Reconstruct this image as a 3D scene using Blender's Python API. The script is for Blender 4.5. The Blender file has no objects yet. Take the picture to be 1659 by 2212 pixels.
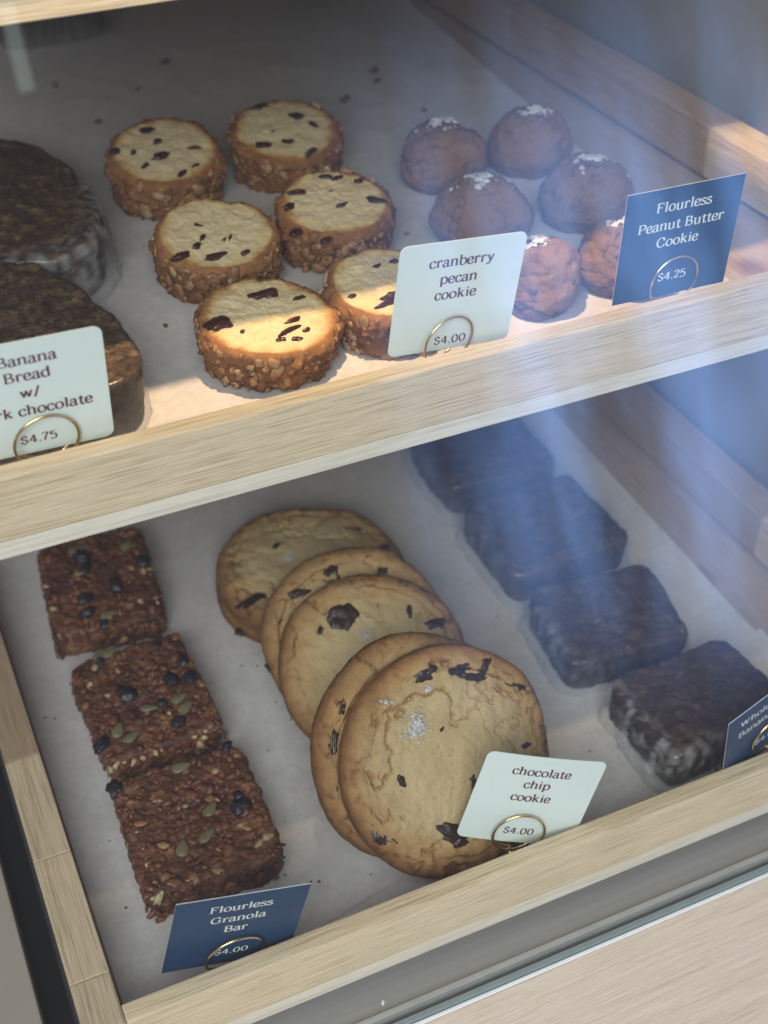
import bpy, bmesh, math, random
import numpy as np
from mathutils import Vector, Matrix, noise as mnoise

scene = bpy.context.scene
COL = scene.collection
S = 0.01                       # everything below is laid out in centimetres
OFF = np.array([-30.0, 0.0, 76.0])
def W(p): return tuple((np.array(p, float) + OFF) * S)

# ------------------------------------------------------------------ camera
pitch, yaw, roll = [math.radians(a) for a in (37.995, 23.387, -1.292)]
fw = Vector((math.sin(yaw)*math.cos(pitch), math.cos(yaw)*math.cos(pitch), -math.sin(pitch)))
rt = Vector((math.cos(yaw), -math.sin(yaw), 0)); up = rt.cross(fw)
r2 = rt*math.cos(roll) + up*math.sin(roll); u2 = -rt*math.sin(roll) + up*math.cos(roll)
cam = bpy.data.cameras.new('camera'); cam_o = bpy.data.objects.new('camera', cam); COL.objects.link(cam_o)
m = Matrix((r2, u2, -fw)).transposed().to_4x4(); m.translation = Vector(W((0, 0, 0))); cam_o.matrix_world = m
cam.sensor_fit = 'VERTICAL'; cam.sensor_height = 24.0; cam.lens = 24.0*2850.5/2212
cam.clip_start = 0.02; cam.clip_end = 50
cam.dof.use_dof = True; cam.dof.focus_distance = 0.80; cam.dof.aperture_fstop = 4.0
scene.camera = cam_o

# ------------------------------------------------------------------ world, lamps, exposure
world = bpy.data.worlds.new('World'); scene.world = world; world.use_nodes = True
bg = world.node_tree.nodes['Background']; bg.inputs[0].default_value = (0.64, 0.66, 0.74, 1); bg.inputs[1].default_value = 0.235

def area(name, p, target, sx, sy, power, col, spread=180):
    L = bpy.data.lights.new(name, 'AREA'); L.shape = 'RECTANGLE'; L.size = sx*S; L.size_y = sy*S
    L.energy = power; L.color = col; L.spread = math.radians(spread)
    o = bpy.data.objects.new(name, L); COL.objects.link(o); o.location = W(p)
    d = Vector(W(target)) - Vector(W(p)); o.rotation_euler = d.to_track_quat('-Z', 'Y').to_euler()
    return o
key = area('window_light', (-72, -130, 88), (25, 65, -50), 170, 130, 68, (0.95, 0.985, 0.97))
top_front = area('ceiling_light', (-20, -60, 190), (25, 60, -50), 160, 90, 13, (0.92, 0.98, 0.97))
blue = area('street_window_light', (158, -150, -60), (42, 52, -52), 150, 200, 32, (0.21, 0.42, 0.95))
area('tube_light', (38, -150, 35), (20, 60, -25), 3.0, 32, 0.028, (0.85, 1.0, 0.92))
nt = blue.data; nt.use_nodes = True
N = nt.node_tree; em = N.nodes['Emission']
geo = N.nodes.new('ShaderNodeNewGeometry'); sep = N.nodes.new('ShaderNodeSeparateXYZ'); N.links.new(geo.outputs['Parametric'], sep.inputs[0])
mp = N.nodes.new('ShaderNodeMapping'); mp.inputs['Scale'].default_value = (6, 1.6, 1); mp.inputs['Rotation'].default_value = (0, 0, 0.75)
N.links.new(geo.outputs['Parametric'], mp.inputs[0])
nz = N.nodes.new('ShaderNodeTexNoise'); nz.inputs['Scale'].default_value = 1.6; nz.inputs['Detail'].default_value = 5; N.links.new(mp.outputs[0], nz.inputs[0])
rp = N.nodes.new('ShaderNodeValToRGB'); rp.color_ramp.elements[0].position = 0.34; rp.color_ramp.elements[0].color = (.25, .25, .25, 1); rp.color_ramp.elements[1].position = 0.68; rp.color_ramp.elements[1].color = (1.5, 1.5, 1.5, 1)
N.links.new(nz.outputs[0], rp.inputs[0])
def bell(sock, lo, hi):
    a = N.nodes.new('ShaderNodeMath'); a.operation = 'SUBTRACT'; N.links.new(sock, a.inputs[0]); a.inputs[1].default_value = .5
    b = N.nodes.new('ShaderNodeMath'); b.operation = 'ABSOLUTE'; N.links.new(a.outputs[0], b.inputs[0])
    e = N.nodes.new('ShaderNodeMapRange'); e.interpolation_type = 'SMOOTHSTEP'; e.inputs['From Min'].default_value = hi; e.inputs['From Max'].default_value = lo
    N.links.new(b.outputs[0], e.inputs['Value']); return e.outputs[0]
edge = N.nodes.new('ShaderNodeMath'); edge.operation = 'MULTIPLY'
N.links.new(bell(sep.outputs[0], .10, .5), edge.inputs[0]); N.links.new(bell(sep.outputs[1], .12, .5), edge.inputs[1])
mul = N.nodes.new('ShaderNodeMath'); mul.operation = 'MULTIPLY'; N.links.new(rp.outputs[0], mul.inputs[0]); N.links.new(edge.outputs[0], mul.inputs[1])
N.links.new(mul.outputs[0], em.inputs['Strength'])
# warm downlight high above the front of the case
dl = bpy.data.lights.new('warm_downlight', 'SPOT'); dl.energy = 36; dl.color = (1.0, 0.70, 0.39); dl.shadow_soft_size = 0.012
dl.spot_size = math.radians(140); dl.spot_blend = 0.10
dlo = bpy.data.objects.new('warm_downlight', dl); COL.objects.link(dlo); dlo.location = W((22, 61.8, 30))
dlo.rotation_euler = (Vector(W((30, 61.8+74*math.tan(math.radians(64.6)), -44))) - Vector(W((22, 61.8, 30)))).to_track_quat('-Z', 'Y').to_euler()

vs = scene.view_settings; vs.view_transform = 'Standard'; vs.look = 'None'; vs.exposure = 0.0; vs.gamma = 1.0; vs.use_curve_mapping = False
scene.cycles.max_bounces = 8; scene.cycles.transparent_max_bounces = 16
scene.cycles.caustics_reflective = False; scene.cycles.caustics_refractive = False
scene.cycles.use_denoising = True

# ------------------------------------------------------------------ helpers
def props(o, label=None, cat=None, group=None, kind=None):
    if label: o['label'] = label
    if cat: o['category'] = cat
    if group: o['group'] = group
    if kind: o['kind'] = kind
    return o
def thing(name, label, cat, p, group=None, mat3=None):
    o = bpy.data.objects.new(name, None); COL.objects.link(o); o.empty_display_size = .02
    M4 = (mat3.to_4x4() if mat3 is not None else Matrix.Identity(4)); M4.translation = Vector(W(p)); o.matrix_world = M4
    return props(o, label, cat, group)
class MB:
    def __init__(s): s.v = []; s.f = []; s.mi = []; s.n = 0; s.at = []
    def add(s, v, f, mi=0, at=None):
        v = np.asarray(v, float); s.v.append(v)
        for q in f: s.f.append(tuple(int(i)+s.n for i in q)); s.mi.append(mi)
        s.at.append(np.zeros(len(v)) if at is None else np.asarray(at, float)); s.n += len(v)
        return s
    def build(s, name, mats, parent=None, p=(0, 0, 0), smooth=True, label=None):
        me = bpy.data.meshes.new(name); me.from_pydata((np.concatenate(s.v)*S).tolist(), [], s.f)
        if not isinstance(mats, (list, tuple)): mats = [mats]
        for m_ in mats: me.materials.append(m_)
        me.polygons.foreach_set('material_index', s.mi)
        me.polygons.foreach_set('use_smooth', [smooth]*len(s.f))
        a = me.attributes.new('bake', 'FLOAT', 'POINT'); a.data.foreach_set('value', np.concatenate(s.at))
        me.update()
        o = bpy.data.objects.new(name, me); COL.objects.link(o)
        if parent: o.parent = parent; o.location = tuple(np.array(p, float)*S)
        else: o.location = W(p)
        if label: o['label'] = label
        return o
def box_vf(x0, x1, y0, y1, z0, z1, bev=0.12):
    bm = bmesh.new(); bmesh.ops.create_cube(bm, size=1.0)
    for v in bm.verts: v.co = Vector(((x0+x1)/2+v.co.x*(x1-x0), (y0+y1)/2+v.co.y*(y1-y0), (z0+z1)/2+v.co.z*(z1-z0)))
    if bev > 0: bmesh.ops.bevel(bm, geom=list(bm.edges), offset=bev, segments=2, profile=0.6, affect='EDGES')
    v = [tuple(a.co) for a in bm.verts]; f = [[a.index for a in q.verts] for q in bm.faces]; bm.free(); return v, f
def fbm(P, freq, octv=3, seed=0.0):
    out = np.empty(len(P)); o = Vector((seed*7.31, seed*3.17, -seed*5.71))
    for i, p in enumerate(P): out[i] = mnoise.fractal(Vector(p)*freq + o, 0.9, 2.0, octv)
    return out
def cell(P, freq, seed=0.0, warp=0.35):
    out = np.empty(len(P)); o = Vector((seed*7.31, seed*3.17, -seed*5.71))
    for i, p in enumerate(P):
        q = Vector(p)*freq + o; q += mnoise.noise_vector(q*1.7)*warp + mnoise.noise_vector(q*5.0)*warp*.35
        d = mnoise.voronoi(q)[0]; out[i] = d[1]-d[0]
    return out
def grid_faces(nr, nt):
    f = []
    for i in range(nr-1):
        for j in range(nt):
            a = i*nt+j; b = i*nt+(j+1) % nt; f.append((a, b, b+nt, a+nt))
    return f
def slab(outline, h, et=.5, eb=.4, nt=160, ntop=40, nside=14, narc=6, dome=0.0, taper=0.0, nbot=5):
    """star shaped outline(theta)->radius; rings from the bottom centre round the side to the top centre."""
    th = np.linspace(0, 2*np.pi, nt, endpoint=False); R = outline(th)
    prof = []   # (k, inset, z, topness)
    for k in np.linspace(.02, .92, nbot): prof.append((k, 0, 0.0, 0))
    for a in np.linspace(0, 90, narc): prof.append((1, eb*(1-math.sin(math.radians(a))), eb*(1-math.cos(math.radians(a))), 0))
    for t in np.linspace(0, 1, nside+2)[1:-1]: prof.append((1, 0, eb+(h-eb-et)*t, 0))
    for a in np.linspace(0, 90, narc): prof.append((1, et*(1-math.cos(math.radians(a))), h-et+et*math.sin(math.radians(a)), a/90))
    for k in np.linspace(1, .012, ntop)[1:]: prof.append((k, et, h, 1))
    V = []; T = []; K = []
    for k, ins, z, tp in prof:
        tz = min(1, max(0, z/h)); sc = 1-taper*(1-tz)
        rad = np.maximum(R*sc-ins, .02)*k
        zz = z + (dome*(1-k*k) if tp >= 1 else 0)
        V.append(np.stack([rad*np.cos(th), rad*np.sin(th), np.full(nt, zz)], 1)); T.append(np.full(nt, tp)); K.append(rad/np.maximum(R, .01))
    n = len(prof); V = np.concatenate(V); T = np.concatenate(T); K = np.concatenate(K)
    F = grid_faces(n, nt); F.append(tuple(range(nt-1, -1, -1))); F.append(tuple((n-1)*nt+j for j in range(nt)))
    G = V.reshape(n, nt, 3); du = np.roll(G, -1, 1)-np.roll(G, 1, 1); dv = np.gradient(G, axis=0)
    Nn = np.cross(du, dv).reshape(-1, 3); Nn /= np.maximum(np.linalg.norm(Nn, axis=1, keepdims=True), 1e-6)
    return V, F, T, K, Nn
def circ(R, wob=.0, seed=0, lobes=3):
    rnd = random.Random(seed); ph = [rnd.uniform(0, 6.28) for _ in range(6)]; am = [rnd.uniform(.4, 1) for _ in range(6)]
    def f(t):
        r = np.full_like(t, R)
        for i in range(6): r = r + R*wob*am[i]*np.sin((i+2)*t+ph[i])/(i+1.5)
        return r
    return f
def rrect(w, d, c):
    e = 2.0/c
    def f(t): return 1.0/((np.abs(np.cos(t))/(w/2))**c + (np.abs(np.sin(t))/(d/2))**c)**(1/c)
    return f
def poly_outline(pts):
    P = np.array(pts, float)
    def f(t):
        a = np.arctan2(P[:, 1], P[:, 0]) % (2*np.pi); r = np.hypot(P[:, 0], P[:, 1]); o = np.argsort(a); a = a[o]; r = r[o]
        aa = np.concatenate([a-2*np.pi, a, a+2*np.pi]); rr = np.concatenate([r, r, r])
        out = np.interp(t, aa, rr)
        for _ in range(4): out = (np.roll(out, 1)+2*out+np.roll(out, -1))/4
        return out
    return f
_ico = {}
def ico(sub):
    if sub not in _ico:
        bm = bmesh.new(); bmesh.ops.create_icosphere(bm, subdivisions=sub, radius=1.0)
        bm.verts.ensure_lookup_table()
        _ico[sub] = (np.array([v.co[:] for v in bm.verts]), [[a.index for a in q.verts] for q in bm.faces]); bm.free()
    return _ico[sub]
def blob(c, size, rnd, sub=1, rot=None, rough=.35, nrm=None, freq=1.3):
    v, f = ico(sub); s = rnd.uniform(0, 50)
    d = np.array([mnoise.noise(Vector(p)*freq+Vector((s, s*.7, -s))) for p in v])
    v = v*(1+rough*d)[:, None]*np.array(size)
    if nrm is not None:
        q = Vector((0, 0, 1)).rotation_difference(Vector(nrm)).to_matrix() @ Matrix.Rotation(rnd.uniform(0, 6.28), 3, 'Z')
    elif rot is not None: q = rot
    else: q = Matrix.Rotation(rnd.uniform(0, 6.28), 3, Vector((rnd.gauss(0, 1), rnd.gauss(0, 1), rnd.gauss(0, 1))).normalized())
    return v @ np.array(q).T + np.array(c), f
def tube(pts, r, seg=10, closed=False):
    P = np.array(pts, float); n = len(P)
    T = np.gradient(P, axis=0); T /= np.linalg.norm(T, axis=1, keepdims=True)
    ref = np.array([0., 0, 1]) if abs(T[0][2]) < .9 else np.array([1., 0, 0])
    V = []
    a = np.cross(T[0], ref); a /= np.linalg.norm(a)
    for i in range(n):
        a = a-T[i]*(a@T[i]); a /= np.linalg.norm(a); b = np.cross(T[i], a)
        for k in range(seg):
            w_ = 2*np.pi*k/seg; V.append(P[i]+r*(a*math.cos(w_)+b*math.sin(w_)))
    F = grid_faces(n, seg); F.append(tuple(range(seg-1, -1, -1))); F.append(tuple((n-1)*seg+k for k in range(seg)))
    return V, F

# ------------------------------------------------------------------ materials
class NT:
    def __init__(s, name):
        s.m = bpy.data.materials.new(name); s.m.use_nodes = True; s.t = s.m.node_tree; s.b = s.t.nodes['Principled BSDF']; s.out = s.t.nodes['Material Output']
    def n(s, typ, **kw):
        o = s.t.nodes.new(typ)
        for k, v in kw.items(): setattr(o, k, v)
        return o
    def l(s, a, b): s.t.links.new(a, b)
    def coord(s, scale=(1, 1, 1), rot=(0, 0, 0), loc=(0, 0, 0), island=False):
        tc = s.n('ShaderNodeTexCoord'); mp = s.n('ShaderNodeMapping'); mp.inputs['Scale'].default_value = tuple(100*a for a in scale)
        mp.inputs['Rotation'].default_value = rot; mp.inputs['Location'].default_value = loc
        src = tc.outputs['Object']
        if island:
            g = s.n('ShaderNodeNewGeometry'); vm = s.n('ShaderNodeVectorMath', operation='ADD'); mm = s.n('ShaderNodeMath', operation='MULTIPLY'); mm.inputs[1].default_value = 3.7
            s.l(g.outputs['Random Per Island'], mm.inputs[0]); s.l(src, vm.inputs[0]); s.l(mm.outputs[0], vm.inputs[1]); src = vm.outputs[0]
        s.l(src, mp.inputs[0]); return mp.outputs[0]
    def noise(s, vec, scale, detail=3, rough=.55, dist=0.0):
        o = s.n('ShaderNodeTexNoise'); o.inputs['Scale'].default_value = scale; o.inputs['Detail'].default_value = detail; o.inputs['Roughness'].default_value = rough; o.inputs['Distortion'].default_value = dist
        s.l(vec, o.inputs[0]); return o.outputs[0]
    def ramp(s, fac, stops):
        o = s.n('ShaderNodeValToRGB'); e = o.color_ramp.elements
        while len(e) > 1: e.remove(e[-1])
        e[0].position = stops[0][0]; e[0].color = s.c4(stops[0][1])
        for p, c in stops[1:]:
            q = e.new(p); q.color = s.c4(c)
        s.l(fac, o.inputs[0]); return o.outputs[0]
    def c4(s, c): return (c, c, c, 1) if isinstance(c, (int, float)) else (*c, 1)
    def math(s, op, a, b=None, clamp=False):
        o = s.n('ShaderNodeMath', operation=op); o.use_clamp = clamp
        for i, x in enumerate((a, b)):
            if x is None: continue
            if isinstance(x, (int, float)): o.inputs[i].default_value = x
            else: s.l(x, o.inputs[i])
        return o.outputs[0]
    def mix(s, fac, a, b, mode='MIX'):
        o = s.n('ShaderNodeMix', data_type='RGBA', blend_type=mode)
        for i, sock, x in ((0, o.inputs[0], fac), (1, o.inputs[6], a), (1, o.inputs[7], b)):
            if isinstance(x, (int, float)) and i == 0: sock.default_value = x
            elif isinstance(x, (int, float, tuple)): sock.default_value = s.c4(x)
            else: s.l(x, sock)
        return o.outputs[2]
    def attr(s, name='bake'):
        o = s.n('ShaderNodeAttribute'); o.attribute_name = name; return o.outputs['Fac']
    def bump(s, h, strength, dist=0.001, prev=None):
        o = s.n('ShaderNodeBump'); o.inputs['Strength'].default_value = strength; o.inputs['Distance'].default_value = dist; s.l(h, o.inputs['Height'])
        if prev is not None: s.l(prev, o.inputs['Normal'])
        s.l(o.outputs[0], s.b.inputs['Normal']); return o.outputs[0]
    def col(s, c):
        if isinstance(c, tuple): s.b.inputs['Base Color'].default_value = (*c, 1)
        else: s.l(c, s.b.inputs['Base Color'])
        return s
    def set(s, rough=.6, spec=.4, **kw):
        if isinstance(rough, (int, float)): s.b.inputs['Roughness'].default_value = rough
        else: s.l(rough, s.b.inputs['Roughness'])
        s.b.inputs['Specular IOR Level'].default_value = spec
        for k, v in kw.items(): s.b.inputs[k.replace('_', ' ')].default_value = v
        return s

def oak(name, axis, c0, c1, c2, pore=.60, knot=None):
    """axis: grain axis 0/1/2, colours light / mid / pore"""
    t = NT(name)
    def sc(along, across): a = [across]*3; a[axis] = along; return tuple(a)
    base = t.noise(t.coord(sc(.025, .5), island=True), 1.0, 4, .6, .6)
    fib = t.noise(t.coord(sc(.07, 5.5), island=True), 1.0, 3, .6, .25)
    por = t.noise(t.coord(sc(.20, 14.0), island=True), 1.0, 2, .5, .15)
    fine = t.noise(t.coord(sc(.45, 24.0), island=True), 1.0, 2, .6)
    c = t.ramp(base, [(.28, tuple(.45*a+.55*b for a, b in zip(c0, c1))), (.5, c0), (.75, tuple(.6*a+.4*b for a, b in zip(c0, c1)))])
    c = t.mix(t.ramp(fib, [(.38, .32), (.56, .0)]), c, c1)
    pm = t.ramp(por, [(.38, pore), (.46, 0.0)])
    c = t.mix(pm, c, c2)
    c = t.mix(t.ramp(fine, [(.35, .35), (.6, 0.0)]), c, c2)
    g = t.n('ShaderNodeNewGeometry')
    tint = t.ramp(g.outputs['Random Per Island'], [(0, (.86, .86, .86)), (.35, (1, .98, .96)), (.6, (.94, .93, .92)), (1, (1.0, .88, .70))] if axis == 1 else [(0, (.96, .96, .96)), (1, (1.0, .98, .95))])
    c = t.mix(1.0, c, tint, 'MULTIPLY')
    if knot:
        tc = t.n('ShaderNodeTexCoord'); vm = t.n('ShaderNodeVectorMath', operation='SUBTRACT'); vm.inputs[1].default_value = tuple(S*a for a in knot[0]); t.l(tc.outputs['Object'], vm.inputs[0])
        sl = t.n('ShaderNodeVectorMath', operation='MULTIPLY'); sl.inputs[1].default_value = tuple(100/a for a in knot[1]); t.l(vm.outputs[0], sl.inputs[0])
        ln = t.n('ShaderNodeVectorMath', operation='LENGTH'); t.l(sl.outputs[0], ln.inputs[0])
        d = t.math('ADD', ln.outputs['Value'], t.math('MULTIPLY', t.math('SUBTRACT', fib, .5), 1.2))
        c = t.mix(t.ramp(d, [(.3, .95), (1.0, 0.0)]), c, (.20, .105, .035))
    t.col(c).set(.62, .25)
    hh = t.math('SUBTRACT', fib, t.math('MULTIPLY', pm, .8))
    t.bump(hh, .35, .0006)
    return t.m
OAK_L, OAK_M, OAK_P = (.80, .65, .455), (.68, .525, .335), (.36, .25, .14)
M_oak_x = oak('oak_rail', 0, OAK_L, OAK_M, OAK_P)
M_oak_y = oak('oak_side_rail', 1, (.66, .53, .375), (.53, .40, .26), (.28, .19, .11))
M_oak_shaded = oak('shaded_side_rail_oak', 1, (.44, .345, .26), (.36, .27, .195), (.22, .15, .10))  # side rail oak darkened: shade painted into the rear rail segments
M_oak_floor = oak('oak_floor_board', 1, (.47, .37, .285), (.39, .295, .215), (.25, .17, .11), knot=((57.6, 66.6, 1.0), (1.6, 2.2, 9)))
M_oak_white = oak('whitened_oak', 0, (.76, .66, .58), (.64, .53, .45), (.46, .36, .29), pore=.4)
M_oak_pale = oak('pale_edge_oak', 0, (.82, .76, .64), (.74, .67, .54), (.5, .42, .3), pore=.4)

def flat(name, c, rough=.5, spec=.4, noise_amt=.12, nscale=1.0, **kw):
    t = NT(name); nz_ = t.noise(t.coord(), nscale, 4, .6)
    t.col(t.mix(t.math('MULTIPLY', nz_, 1.0), tuple(a*(1-noise_amt) for a in c), tuple(min(1, a*(1+noise_amt)) for a in c))).set(rough, spec, **kw)
    return t.m
M_grey = flat('grey_laminate', (.30, .285, .27), .55, .35, .10, .15)
M_dark = flat('dark_panel', (.035, .035, .04), .5, .3)
M_beige = flat('beige_laminate', (.36, .31, .26), .5, .3, .06, .2)
M_black = flat('black_metal', (.012, .013, .016), .35, .5)
def metal_strip():
    t = NT('grey_metal_deck'); a = t.noise(t.coord((.03, 2.0, 2.0)), 1.0, 4, .6); b = t.noise(t.coord(), 1.3, 3)
    t.col(t.mix(a, (.20, .20, .21), (.33, .33, .34))).set(t.ramp(b, [(.3, .35), (.7, .6)]), .5, Metallic=.25); t.bump(a, .1); return t.m
M_deck = metal_strip()
M_seal = flat('clear_seal', (.22, .27, .275), .25, .5)
M_trim = flat('brushed_trim', (.42, .43, .43), .4, .5, .15, .6, Metallic=.3)
def paper():
    t = NT('parchment_paper'); a = t.noise(t.coord(), .55, 5, .65); b = t.noise(t.coord(), 9.0, 4, .7); c = t.noise(t.coord((1, 1, 1)), 2.2, 4, .6)
    k = t.mix(t.ramp(a, [(.3, .0), (.7, 1.0)]), (.55, .515, .50), (.64, .61, .60))
    k = t.mix(t.ramp(b, [(.35, .35), (.6, 0.0)]), k, (.46, .42, .40)); k = t.mix(t.ramp(c, [(.40, .45), (.55, 0.0)]), k, (.50, .465, .45))
    sp = t.noise(t.coord(), .9, 6, .8); k = t.mix(t.ramp(sp, [(.64, 0.0), (.72, .35)]), k, (.42, .36, .31))
    vo = t.n('ShaderNodeTexVoronoi', feature='DISTANCE_TO_EDGE'); vo.inputs['Scale'].default_value = .07
    wv = t.n('ShaderNodeVectorMath', operation='ADD'); nn = t.n('ShaderNodeTexNoise'); nn.inputs['Scale'].default_value = .35; cc = t.coord()
    t.l(cc, nn.inputs[0]); sc_ = t.n('ShaderNodeVectorMath', operation='SCALE'); sc_.inputs['Scale'].default_value = 3.0; t.l(nn.outputs[1], sc_.inputs[0]); t.l(cc, wv.inputs[0]); t.l(sc_.outputs[0], wv.inputs[1]); t.l(wv.outputs[0], vo.inputs['Vector'])
    cre = t.ramp(vo.outputs[0], [(0, 1.0), (.08, .35), (.4, 0.0)])
    t.col(k).set(.5, .35); b1 = t.bump(cre, .10, .002); t.bump(t.math('ADD', c, t.math('MULTIPLY', b, .4)), .25, .0008, b1); return t.m
M_paper = paper()
def crumb(name, stops, nscale=2.0, namp=.5, speck=(0.05, .02, .01), spk=.5, rough=.75, spec=.25, bstr=.6, bscale=6.0, spscale=5.0, sppos=.36):
    t = NT(name); a = t.noise(t.coord(), nscale, 5, .65); d = t.noise(t.coord(), bscale, 4, .7); e = t.noise(t.coord(), spscale, 4, .7)
    f = t.math('ADD', t.attr(), t.math('MULTIPLY', t.math('SUBTRACT', a, .5), namp), clamp=True)
    c = t.ramp(f, stops); c = t.mix(t.ramp(e, [(sppos-.08, spk), (sppos+.06, 0.0)]), c, speck)
    t.col(c).set(rough, spec); t.bump(t.math('ADD', d, t.math('MULTIPLY', e, .6)), bstr, .0012); return t.m
M_cran = crumb('shortbread', [(0, (.70, .56, .34)), (.22, (.65, .48, .24)), (.45, (.43, .21, .068)), (.68, (.25, .108, .044)), (1, (.15, .064, .028))], 1.6, .34, (.20, .085, .035), .4, bstr=.8, bscale=6, spscale=4, sppos=.38)
M_pb = crumb('peanut_butter_dough', [(0, (.31, .18, .10)), (.5, (.225, .12, .064)), (1, (.085, .036, .018))], 2.4, .6, (.07, .03, .014), .6, .75, .2, bstr=1.0, bscale=4, spscale=4, sppos=.38)
M_choc = crumb('cookie_dough', [(0, (.58, .44, .245)), (.30, (.50, .35, .17)), (.58, (.38, .22, .088)), (.82, (.24, .115, .042)), (1, (.13, .055, .022))], 1.1, .42, (.24, .13, .055), .45, .7, .3, bstr=.9, bscale=6, spscale=3.2, sppos=.37)
M_banana = crumb('banana_bread_crumb', [(0, (.034, .018, .010)), (.42, (.075, .040, .020)), (.7, (.15, .088, .042)), (1, (.30, .20, .115))], 1.1, 1.9, (.010, .006, .004), .8, .7, .3, bstr=1.0, bscale=3.5, spscale=2.2, sppos=.42)
M_wheat = crumb('dark_loaf_crust', [(0, (.026, .014, .010)), (.5, (.065, .034, .022)), (1, (.18, .115, .085))], 1.6, 1.7, (.012, .008, .007), .6, .65, .3, bstr=.8, bscale=4, spscale=3)
M_gran = crumb('granola_base', [(0, (.055, .019, .010)), (.42, (.14, .047, .023)), (.7, (.30, .135, .06)), (1, (.44, .30, .16))], 2.2, 1.5, (.03, .010, .007), .7, .32, .55, bstr=1.0, bscale=5, spscale=3.5, sppos=.42)
def islands(name, stops, rough=.5, spec=.4, bstr=.3, nscale=6):
    t = NT(name); g = t.n('ShaderNodeNewGeometry'); a = t.noise(t.coord(), nscale, 4, .65)
    c = t.ramp(g.outputs['Random Per Island'], stops); c = t.mix(t.ramp(a, [(.3, .45), (.65, 0.0)]), c, t.mix(1.0, c, .35, 'MULTIPLY'))
    t.col(c).set(rough, spec); t.bump(a, bstr, .001); return t.m
M_crust = islands('pecan_crust', [(0, (.30, .15, .06)), (.3, (.38, .21, .09)), (.5, (.20, .075, .03)), (.62, (.42, .26, .13)), (.8, (.15, .045, .02)), (.92, (.48, .34, .19)), (1, (.26, .12, .045))])
M_oats = islands('toasted_oats', [(0, (.20, .070, .031)), (.35, (.125, .040, .019)), (.75, (.20, .076, .035)), (.85, (.08, .026, .014)), (.95, (.33, .16, .075)), (1, (.46, .32, .17))], .4, .5)
M_cranb = islands('dried_cranberry', [(0, (.012, .005, .007)), (.6, (.022, .007, .008)), (1, (.055, .013, .011))], .3, .5, .4, 4)
M_chip = islands('dark_chocolate', [(0, (.016, .009, .008)), (1, (.034, .016, .011))], .35, .5, .5, 3)
M_salt = islands('flaky_salt', [(0, (.50, .48, .46)), (1, (.72, .71, .70))], .35, .5, .1)
M_seed = islands('pumpkin_seed', [(0, (.18, .15, .075)), (.6, (.24, .205, .115)), (1, (.15, .13, .065))], .4, .5, .2, 3)
M_berry = islands('dried_blueberry', [(0, (.012, .012, .022)), (1, (.022, .018, .026))], .3, .5, .5, 5)
M_nut = islands('almond_piece', [(0, (.62, .52, .34)), (1, (.50, .38, .2))], .5, .4, .2, 4)
M_crumbs = islands('crumb_bits', [(0, (.10, .045, .02)), (.6, (.18, .09, .04)), (1, (.30, .19, .09))], .7, .3)
def brass():
    t = NT('brass_wire'); t.col((.80, .61, .30)).set(.22, .5, Metallic=1.0); return t.m
M_brass = brass()
def card_mat(name, c, c2, rough=.45):
    t = NT(name); a = t.noise(t.coord(), 1.2, 3, .5); b = t.noise(t.coord((1, 1, 1)), 14, 2, .5)
    t.col(t.mix(t.ramp(a, [(.35, 0.0), (.65, .6)]), c, c2)).set(rough, .3); t.bump(b, .05, .0005); return t.m
M_cream = card_mat('cream_card', (.73, .80, .745), (.70, .775, .715))
M_blue = card_mat('blue_card', (.020, .054, .120), (.026, .066, .14), .4)
M_cardedge = card_mat('white_card_core', (.80, .81, .82), (.74, .75, .77))
M_ink = card_mat('plum_ink', (.135, .035, .055), (.12, .03, .048))
M_inkw = card_mat('cream_ink', (.74, .76, .70), (.72, .74, .68))
def clear(name, tint, haze, f0, amp, wr=None, rough=.05, hazecol=(.7, .75, .8)):
    t = NT(name); t.t.nodes.remove(t.b)
    tr = t.n('ShaderNodeBsdfTransparent'); tr.inputs[0].default_value = (*tint, 1)
    gl = t.n('ShaderNodeBsdfGlossy'); gl.inputs['Roughness'].default_value = rough; gl.inputs[0].default_value = (1, 1, 1, 1)
    lw = t.n('ShaderNodeLayerWeight'); lw.inputs[0].default_value = .5
    fac = t.math('ADD', t.math('MULTIPLY', t.math('POWER', lw.outputs['Facing'], 5.0), amp), f0, clamp=True)
    if wr:
        a = t.noise(t.coord(wr[0]), wr[1], 4, .6, .6); bp = t.n('ShaderNodeBump'); bp.inputs['Strength'].default_value = wr[2]; bp.inputs['Distance'].default_value = .002; t.l(a, bp.inputs['Height'])
        t.l(bp.outputs[0], gl.inputs['Normal']); t.l(bp.outputs[0], gl.inputs['Normal'])
    mx = t.n('ShaderNodeMixShader'); t.l(fac, mx.inputs[0]); t.l(tr.outputs[0], mx.inputs[1]); t.l(gl.outputs[0], mx.inputs[2]); sh = mx.outputs[0]
    if haze > 0:
        df = t.n('ShaderNodeBsdfDiffuse'); df.inputs[0].default_value = (*hazecol, 1); m2 = t.n('ShaderNodeMixShader')
        hv = t.math('MULTIPLY', t.math('ADD', t.attr(), .015), haze, clamp=True)
        t.l(hv, m2.inputs[0]); t.l(sh, m2.inputs[1]); t.l(df.outputs[0], m2.inputs[2]); sh = m2.outputs[0]
    t.l(sh, t.out.inputs[0]); return t.m
M_glass = clear('case_glass', (.975, .985, .985), 0, .052, .9, None, .0)
M_wrap = clear('cling_film', (.95, .96, .97), 0.36, .028, .45, ((1.2, .6, .4), 2.6, .25), .2, hazecol=(.72, .74, .76))

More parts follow.
